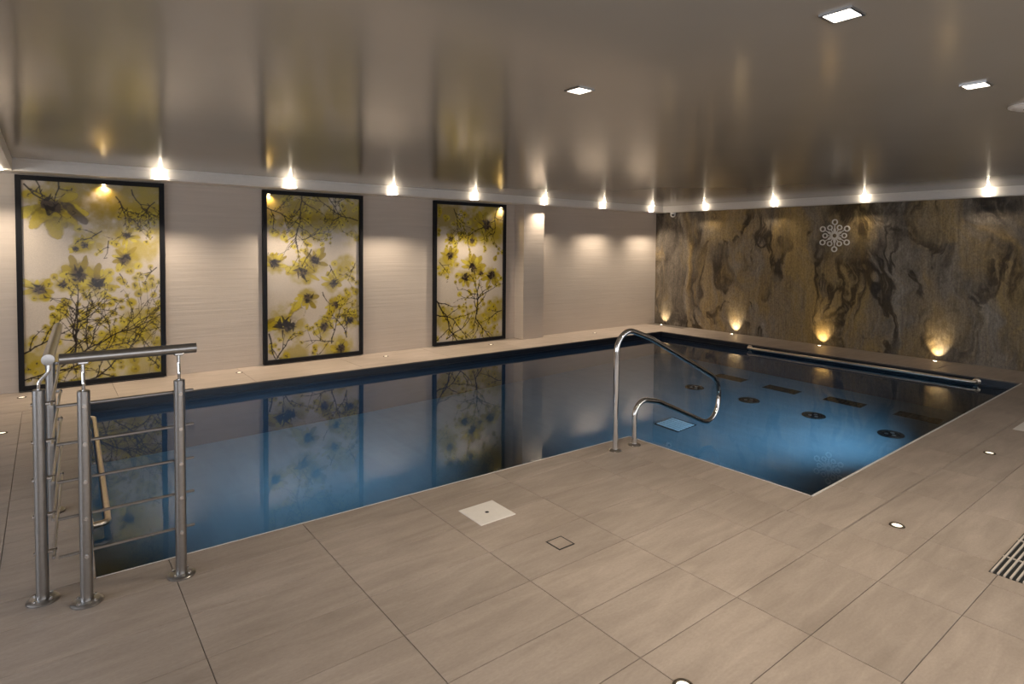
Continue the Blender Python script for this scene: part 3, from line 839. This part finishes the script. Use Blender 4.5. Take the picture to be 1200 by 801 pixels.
# ------------------------------------------------------------------ recessed floor lights
def make_floor_light(lensmat):
    root = empty('floor_light', (0, 0, 0))
    bm_obj('rim', lathe_bm([(0.030, 0.0012), (0.032, 0.004), (0.042, 0.004), (0.046, 0.0)], 24), MT['darkrim'], root, smooth=True)
    bm_obj('lens', lathe_bm([(0.0, 0.003), (0.022, 0.0028), (0.031, 0.0012)], 20), lensmat, root, smooth=True)
    return root
fl0 = make_floor_light(MT['lens_floor'])
FL_ = [((-9.325, -0.27), 'recessed floor light at the foot of the largest blossom panel'), ((-9.41, -1.53), 'recessed floor light on the left deck, at the left picture edge'),
       ((-7.45, -0.27), 'recessed floor light in the coping between the two left blossom panels'), ((-5.69, -0.30), 'recessed floor light in the coping just right of the middle panel'),
       ((-4.04, -0.33), 'recessed floor light in the coping below the panel by the pilaster'), ((-1.93, -0.36), 'recessed floor light in the coping before the bare corner wall'),
       ((-5.674, -6.215), 'recessed floor light in the deck off the near pool corner'), ((-3.90, -6.17), 'recessed floor light in the deck near the right picture edge'),
       ((-7.512, -6.245), 'recessed floor light at the very bottom edge of the picture')]
for i, ((x, y), lab) in enumerate(FL_):
    o = fl0 if i == 0 else copy_tree(fl0)
    o.location = (x, y, 0); tag(o, lab, 'floor light', 'recessed floor lights')
    if y > -2:
        for ch in o.children: ch.scale = (0.8, 0.8, 1)
fu0 = make_floor_light(MT['lens_up'])
for i, (y, lab) in enumerate([(-0.31, 'floor uplight at the stone wall, in the room corner'), (-1.77, 'floor uplight at the stone wall, second from the corner'),
                              (-3.21, 'floor uplight at the stone wall, below the snowflake emblem'), (-4.68, 'floor uplight at the stone wall, nearest the right end')]):
    o = copy_tree(fu0)
    o.location = (-0.125, y, 0); tag(o, lab, 'uplight', 'uplights along the stone wall')
    for ch in o.children: ch.scale = (0.8, 0.8, 1)
    l = light('uplight_beam', 'SPOT', (0, 0, 0.012), o, energy=UP_W, color=(1.0, 0.78, 0.46), spot_size=math.radians(76), spot_blend=1.0, shadow_soft_size=0.008)
    aim(l, (0.7, 0, 1))

for ch in list(fu0.children): bpy.data.objects.remove(ch)
bpy.data.objects.remove(fu0)

# ------------------------------------------------------------------ railings
PR, HR, RR = 0.0215, 0.0205, 0.006
POST_H = 0.845; RAIL_Z = 0.978
ROD_Z = [0.790, 0.640, 0.491, 0.344, 0.193]
def make_post(root, x, y, ox, oy, hx, hy):
    """post at x,y; rods pass at offset ox,oy; handrail at offset hx,hy"""
    p = bm_obj('post', lathe_bm([(PR, 0.0), (PR, POST_H-0.003), (PR-0.003, POST_H), (0.0, POST_H)], 24), MT['steel'], root, (x, y, 0.004), auto=True)
    fl = bm_obj('flange', lathe_bm([(0.0, 0.008), (0.040, 0.008), (0.050, 0.006), (0.055, 0.001), (0.055, -0.004), (0, -0.004)], 32), MT['steel'], p, (0, 0, 0), auto=True)
    for k in range(4):
        a = math.pi/4+k*math.pi/2
        bm_obj('bolt', lathe_bm([(0.007, 0.007), (0.007, 0.012), (0.004, 0.014), (0, 0.014)], 8), MT['chrome'], p, (0.038*math.cos(a), 0.038*math.sin(a), 0))
    # swan-neck bracket up to the handrail
    z0 = POST_H-0.006
    pts = fillet([(0, 0, z0), (0, 0, z0+0.035), (hx, hy, z0+0.075), (hx, hy, RAIL_Z-HR)], 0.03)
    bm_obj('bracket', tube_bm(pts, 0.0062, 10), MT['chrome'], p, auto=True)
    bm = bmesh.new(); add_box(bm, hx-0.018, hx+0.018, hy-0.012, hy+0.012, RAIL_Z-HR-0.010, RAIL_Z-HR+0.002, 0.004)
    bm_obj('saddle', bm, MT['chrome'], p)
    L = math.hypot(ox, oy); ux, uy = ox/L, oy/L
    for z in ROD_Z:
        a = Vector((ux*PR*0.8, uy*PR*0.8, z-0.004)); b2 = Vector((ux*(L+0.009), uy*(L+0.009), z-0.004))
        bm_obj('rod_clip', tube_bm([a, b2], 0.0085, 10), MT['chrome'], p, auto=True)
        bm_obj('bolt_head', tube_bm([Vector((-ux*PR*0.8, -uy*PR*0.8, z-0.004)), Vector((-ux*(PR+0.005), -uy*(PR+0.005), z-0.004))], 0.007, 10), MT['chrome'], p, auto=True)
    return p

ry = -4.515
ra = empty('guard_railing', (-8.87, ry, 0), 'short brushed steel railing along the near pool edge, five thin rods', 'railing', 'railings at the left end')
cx0, cy0 = -8.87, ry
def loc(p, c): return tuple(Vector(p)-Vector(c))
C1 = (cx0, cy0, 0)
make_post(ra, -9.019-cx0, 0, 0, 0.036, 0, 0.010)
make_post(ra, -8.687-cx0, 0, 0, 0.036, 0, 0.010)
o = bm_obj('handrail', tube_bm([(-9.092-cx0, 0.010, RAIL_Z), (-8.622-cx0, 0.010, RAIL_Z)], HR, 24), MT['steel'], ra, auto=True)
for xx, sg in ((-9.092-cx0, -1), (-8.622-cx0, 1)):
    bm_obj('end_cap', lathe_bm([(HR+0.0006, -0.004*sg), (HR+0.0006, 0.002*sg), (0, 0.004*sg)], 24, None, (xx, 0.010, RAIL_Z), 'x'), MT['steel'], o, auto=True)
for z in ROD_Z:
    bm_obj('rod', tube_bm([(-9.106-cx0, 0.036, z), (-8.628-cx0, 0.036, z)], RR, 10), MT['steel'], ra, auto=True)

rx = -9.142
rb = empty('guard_railing', (rx, -3.9, 0), 'brushed steel railing running away along the left pool end', 'railing', 'railings at the left end', -0.040)
make_post(rb, 0.004, -4.395+3.9, 0.040, 0, 0.034, 0)
make_post(rb, 0.004, -3.42+3.9, 0.040, 0, 0.034, 0)
o = bm_obj('handrail', tube_bm([(0.038, -4.492+3.9, RAIL_Z), (0.038, -3.36+3.9, RAIL_Z)], HR, 24), MT['steel'], rb, auto=True)
for yy, sg in ((-4.492+3.9, -1), (-3.36+3.9, 1)):
    bm_obj('end_cap', lathe_bm([(HR+0.0006, -0.004*sg), (HR+0.0006, 0.002*sg), (0, 0.004*sg)], 24, None, (0.038, yy, RAIL_Z), 'y'), MT['steel'], o, auto=True)
for z in ROD_Z:
    bm_obj('rod', tube_bm([(0.044, -4.47+3.9, z), (0.044, -3.37+3.9, z)], RR, 10), MT['steel'], rb, auto=True)

# ------------------------------------------------------------------ polished grab rail at the pool corner
gy = -4.545
gr_ = empty('grab_rail', (-5.988, gy, 0), 'polished steel looped grab rail arching over the pool corner', 'handrail')
G = lambda x, z: (x+5.988, 0, z)
pts = [G(-5.988, -0.01), G(-5.988, 0.30)]
path = [(-5.988, -0.008), (-5.985, 0.80), (-5.66, 0.815), (-4.74, 0.345), (-4.74, 0.08), (-4.935, -0.005), (-5.60, 0.300), (-5.787, 0.285), (-5.787, -0.008)]
path = [(-5.988, -0.008), (-5.985, 0.885), (-5.62, 0.762), (-4.70, 0.320), (-4.785, -0.045), (-5.52, 0.275), (-5.787, 0.335), (-5.787, -0.008)]
rads = [0, 0.15, 0.42, 0.20, 0.15, 0.20, 0.13, 0]
bm_obj('tube', tube_bm(fillet([G(*p) for p in path], rads, 10), 0.0195, 20), MT['chrome'], gr_, auto=True)
for x in (-5.988, -5.787):
    bm_obj('flange', lathe_bm([(0.0195, 0.012), (0.030, 0.011), (0.044, 0.006), (0.048, 0.0)], 28), MT['chrome'], gr_, (x+5.988, 0, 0), smooth=True)

# ------------------------------------------------------------------ bars on the pool wall
def pool_bar(a, b2, nrm, label, name='pool_grab_bar', m=MT['chrome'], r=0.017, standoff=0.075, mids=()):
    a = Vector(a); b2 = Vector(b2); nrm = Vector(nrm)
    root = empty(name, tuple((a+b2)/2), label, 'grab bar', 'grab bars on the pool wall')
    c = (a+b2)/2
    pts = fillet([a-c, a-c+nrm*standoff, b2-c+nrm*standoff, b2-c], 0.05)
    bm_obj('tube', tube_bm(pts, r, 16), m, root, auto=True)
    for p in (a, b2):
        bm = lathe_bm([(r, 0.010), (0.036, 0.008), (0.040, 0.0)], 24)
        o = bm_obj('flange', bm, m, root, tuple(p-c+nrm*0.002), smooth=True)
        o.rotation_euler = nrm.to_track_quat('Z', 'Y').to_euler()
    for t in mids:
        q = a+(b2-a)*t-c
        bm_obj('bracket', tube_bm([q, q+nrm*standoff], 0.008, 10), m, root, auto=True)
    return root
xb = lambda y: FC[0]+(RC[0]-FC[0])*(y-FC[1])/(RC[1]-FC[1])
pool_bar((xb(-2.52)+0.004, -2.52, -0.052), (xb(-5.31)+0.004, -5.31, -0.052), (-1, 0, 0), 'long steel grab bar on the pool wall below the stone wall', m=MT['bronze_steel'], r=0.019, mids=(0.22, 0.58))
xl = lambda y: NL[0]+(FL[0]-NL[0])*(y-NL[1])/(FL[1]-NL[1])
pool_bar((xl(-3.62)-0.004, -3.62, -0.045), (xl(-1.25)-0.004, -1.25, -0.045), (1, 0, 0), 'steel grab bar on the left pool wall behind the railing', m=MT['bronze_steel'])

# ------------------------------------------------------------------ covers and drains in the deck
root = empty('skimmer_cover', (-7.284, -4.815, 0), 'pale square skimmer cover with a finger hole in the deck', 'cover')
bm = bmesh.new(); add_box(bm, -0.112, 0.112, -0.108, 0.108, -0.004, 0.004, 0.002)
bm_obj('lid', bm, MT['cover'], root)
bm_obj('finger_hole', lathe_bm([(0.0, 0.0042), (0.010, 0.0045), (0.011, 0.004)], 16), MT['black'], root)
root = empty('floor_drain', (-7.192, -5.297, 0), 'small square tile drain with dark slot frame in the deck', 'drain')
bm = bmesh.new(); h, i = 0.050, 0.043
for (a, b2, c2, d2) in ((-h, h, -h, -i), (-h, h, i, h), (-h, -i, -i, i), (i, h, -i, i)): add_box(bm, a, b2, c2, d2, -0.004, 0.0012)
bm_obj('slot_frame', bm, MT['blackgrille'], root)
box('tile_insert', -i, i, -i, i, -0.004, 0.0015, MT['tile'], root)
root = empty('wall_side_cover', (-2.93, -6.17, 0), 'pale rectangular cover in the deck at the right picture edge', 'cover')
root.name = 'access_cover'
bm = bmesh.new(); add_box(bm, -0.12, 0.24, -0.058, 0.058, -0.004, 0.003, 0.0015)
bm_obj('lid', bm, MT['cover'], root)

# slotted floor grate on the right
root = empty('floor_grate', (-5.50, -6.83, 0), 'dark slotted floor grate with pale bars at the right edge', 'grate')
x0, x1, y0, y1 = -0.345, 0.55, -0.19, 0.19
box('tray', x0, x1, y0, y1, -0.002, 0.0008, MT['blackgrille'], root)
nb = 17
MT['gratebar'] = plain('grate_bar', (0.55, 0.49, 0.43), 0.5, var=0.04)
sb = bmesh.new(); add_box(sb, x0, x1, -0.0036, 0.0036, 0.0, 0.007)
first = None
for k in range(nb):
    yk = y0+(y1-y0)*(k+0.5)/nb
    if first is None: first = bm_obj('bar', sb, MT['gratebar'], root, (0, yk, 0.0006))
    else: link('bar', first.data, None, root, (0, yk, 0.0006))
for xk in (x0+0.22, x0+0.47, x0+0.72): box('cross_bar', xk-0.004, xk+0.004, y0, y1, 0.0006, 0.006, MT['gratebar'], root)

# ------------------------------------------------------------------ things on the pool floor
def make_grille():
    root = empty('floor_grille', (0, 0, 0))
    box('plate', -0.105, 0.105, -0.225, 0.225, 0, 0.008, MT['blackgrille'], root, 0.003)
    s = None
    for k in range(9):
        yk = -0.20+0.05*k
        if s is None: s = box('slat', -0.09, 0.09, -0.008, 0.008, 0.006, 0.013, MT['black'], root); s.location.y = yk
        else: link('slat', s.data, None, root, (0, yk, 0))
    return root
g0 = make_grille()
for i, ((x, y), lab) in enumerate([((-1.42, -2.57), 'dark rectangular grille on the pool floor, nearest the room corner'), ((-1.43, -3.34), 'dark rectangular grille on the pool floor, second from the room corner'),
                                   ((-1.38, -4.12), 'dark rectangular grille on the pool floor, third from the room corner'), ((-1.36, -4.91), 'dark rectangular grille on the pool floor, nearest the right edge')]):
    o = g0 if i == 0 else copy_tree(g0)
    o.location = (x, y, DEEP); tag(o, lab, 'grille', 'grilles on the pool floor')
def make_jet():
    root = empty('floor_jet', (0, 0, 0))
    bm_obj('ring', lathe_bm([(0.125, 0.0), (0.122, 0.012), (0.10, 0.016), (0.085, 0.012), (0.085, 0.004)], 28), MT['blackgrille'], root, smooth=True)
    bm_obj('disc', lathe_bm([(0.086, 0.005), (0.05, 0.010), (0.0, 0.012)], 28), MT['black'], root, smooth=True)
    for k in range(3):
        a = k*2*math.pi/3
        bm_obj('nozzle', lathe_bm([(0.022, 0.006), (0.020, 0.020), (0.010, 0.022), (0.010, 0.012)], 14), MT['steel'], root, (0.042*math.cos(a), 0.042*math.sin(a), 0), smooth=True)
    return root
j0 = make_jet()
for i, ((x, y), lab) in enumerate([((-2.24, -2.55), 'round black jet on the pool floor, nearest the room corner'), ((-2.20, -3.33), 'round black jet on the pool floor, second from the room corner'),
                                   ((-2.165, -4.12), 'round black jet on the pool floor, third from the room corner'), ((-2.155, -4.92), 'round black jet on the pool floor, nearest the right edge')]):
    o = j0 if i == 0 else copy_tree(j0)
    o.location = (x, y, DEEP); tag(o, lab, 'pool jet', 'jets on the pool floor')
root = empty('main_drain', (-3.62, -3.28, DEEP), 'pale turquoise slatted square drain on the pool floor', 'drain')
box('frame', -0.17, 0.17, -0.16, 0.16, 0.0, 0.012, MT['blackgrille'], root, 0.003)
s = None
for k in range(6):
    xk = -0.125+0.05*k
    if s is None: s = box('slat', -0.0185, 0.0185, -0.150, 0.150, 0.010, 0.022, MT['drain_grid'], root); s.location.x = xk
    else: link('slat', s.data, None, root, (xk, 0, 0))

# underwater lamps, unseen and assumed on the near pool walls
LAMPS = [((-8.05, NL[1]-0.016, -0.45), (0.16, 1, -0.05), 1.25, 0.0, 'round underwater lamp in the near pool wall, left'), ((-6.6, TIP[1]+0.0, -0.45), (-0.08, 1, -0.05), 1.25, 0.0, 'round underwater lamp in the near pool wall, below the grab rail'),
         ((-3.0, -5.748, -0.55), (0.18, 1, -0.38), 1.05, 0.0, 'round underwater lamp in the right pool wall'),
         ((-5.674, -5.05, -0.55), (1, 0.95, -0.15), 1.0, -math.pi/2, 'round underwater lamp in the short pool wall below the near corner')]
for i, (p, d, pw, rz, lab) in enumerate(LAMPS):
    root = empty('underwater_lamp', p, lab, 'pool lamp', 'underwater lamps', rz)
    bm_obj('bezel', lathe_bm([(0.11, 0.0), (0.11, 0.014), (0.09, 0.020), (0.082, 0.012)], 28, None, (0, 0, 0), 'y'), MT['chrome'], root, smooth=True)
    bm_obj('lens', lathe_bm([(0.083, 0.012), (0.05, 0.018), (0.0, 0.020)], 24, None, (0, 0, 0), 'y'), MT['lens_pool'], root, smooth=True)
    l = light('underwater_beam', 'SPOT', (0, 0.06, 0), root, energy=POOL_W*pw, color=(0.30, 0.64, 1.0), spot_size=math.radians(100 if i > 1 else 88), spot_blend=1.0, shadow_soft_size=0.07)
    aim(l, Matrix.Rotation(-rz, 3, 'Z') @ Vector(d))
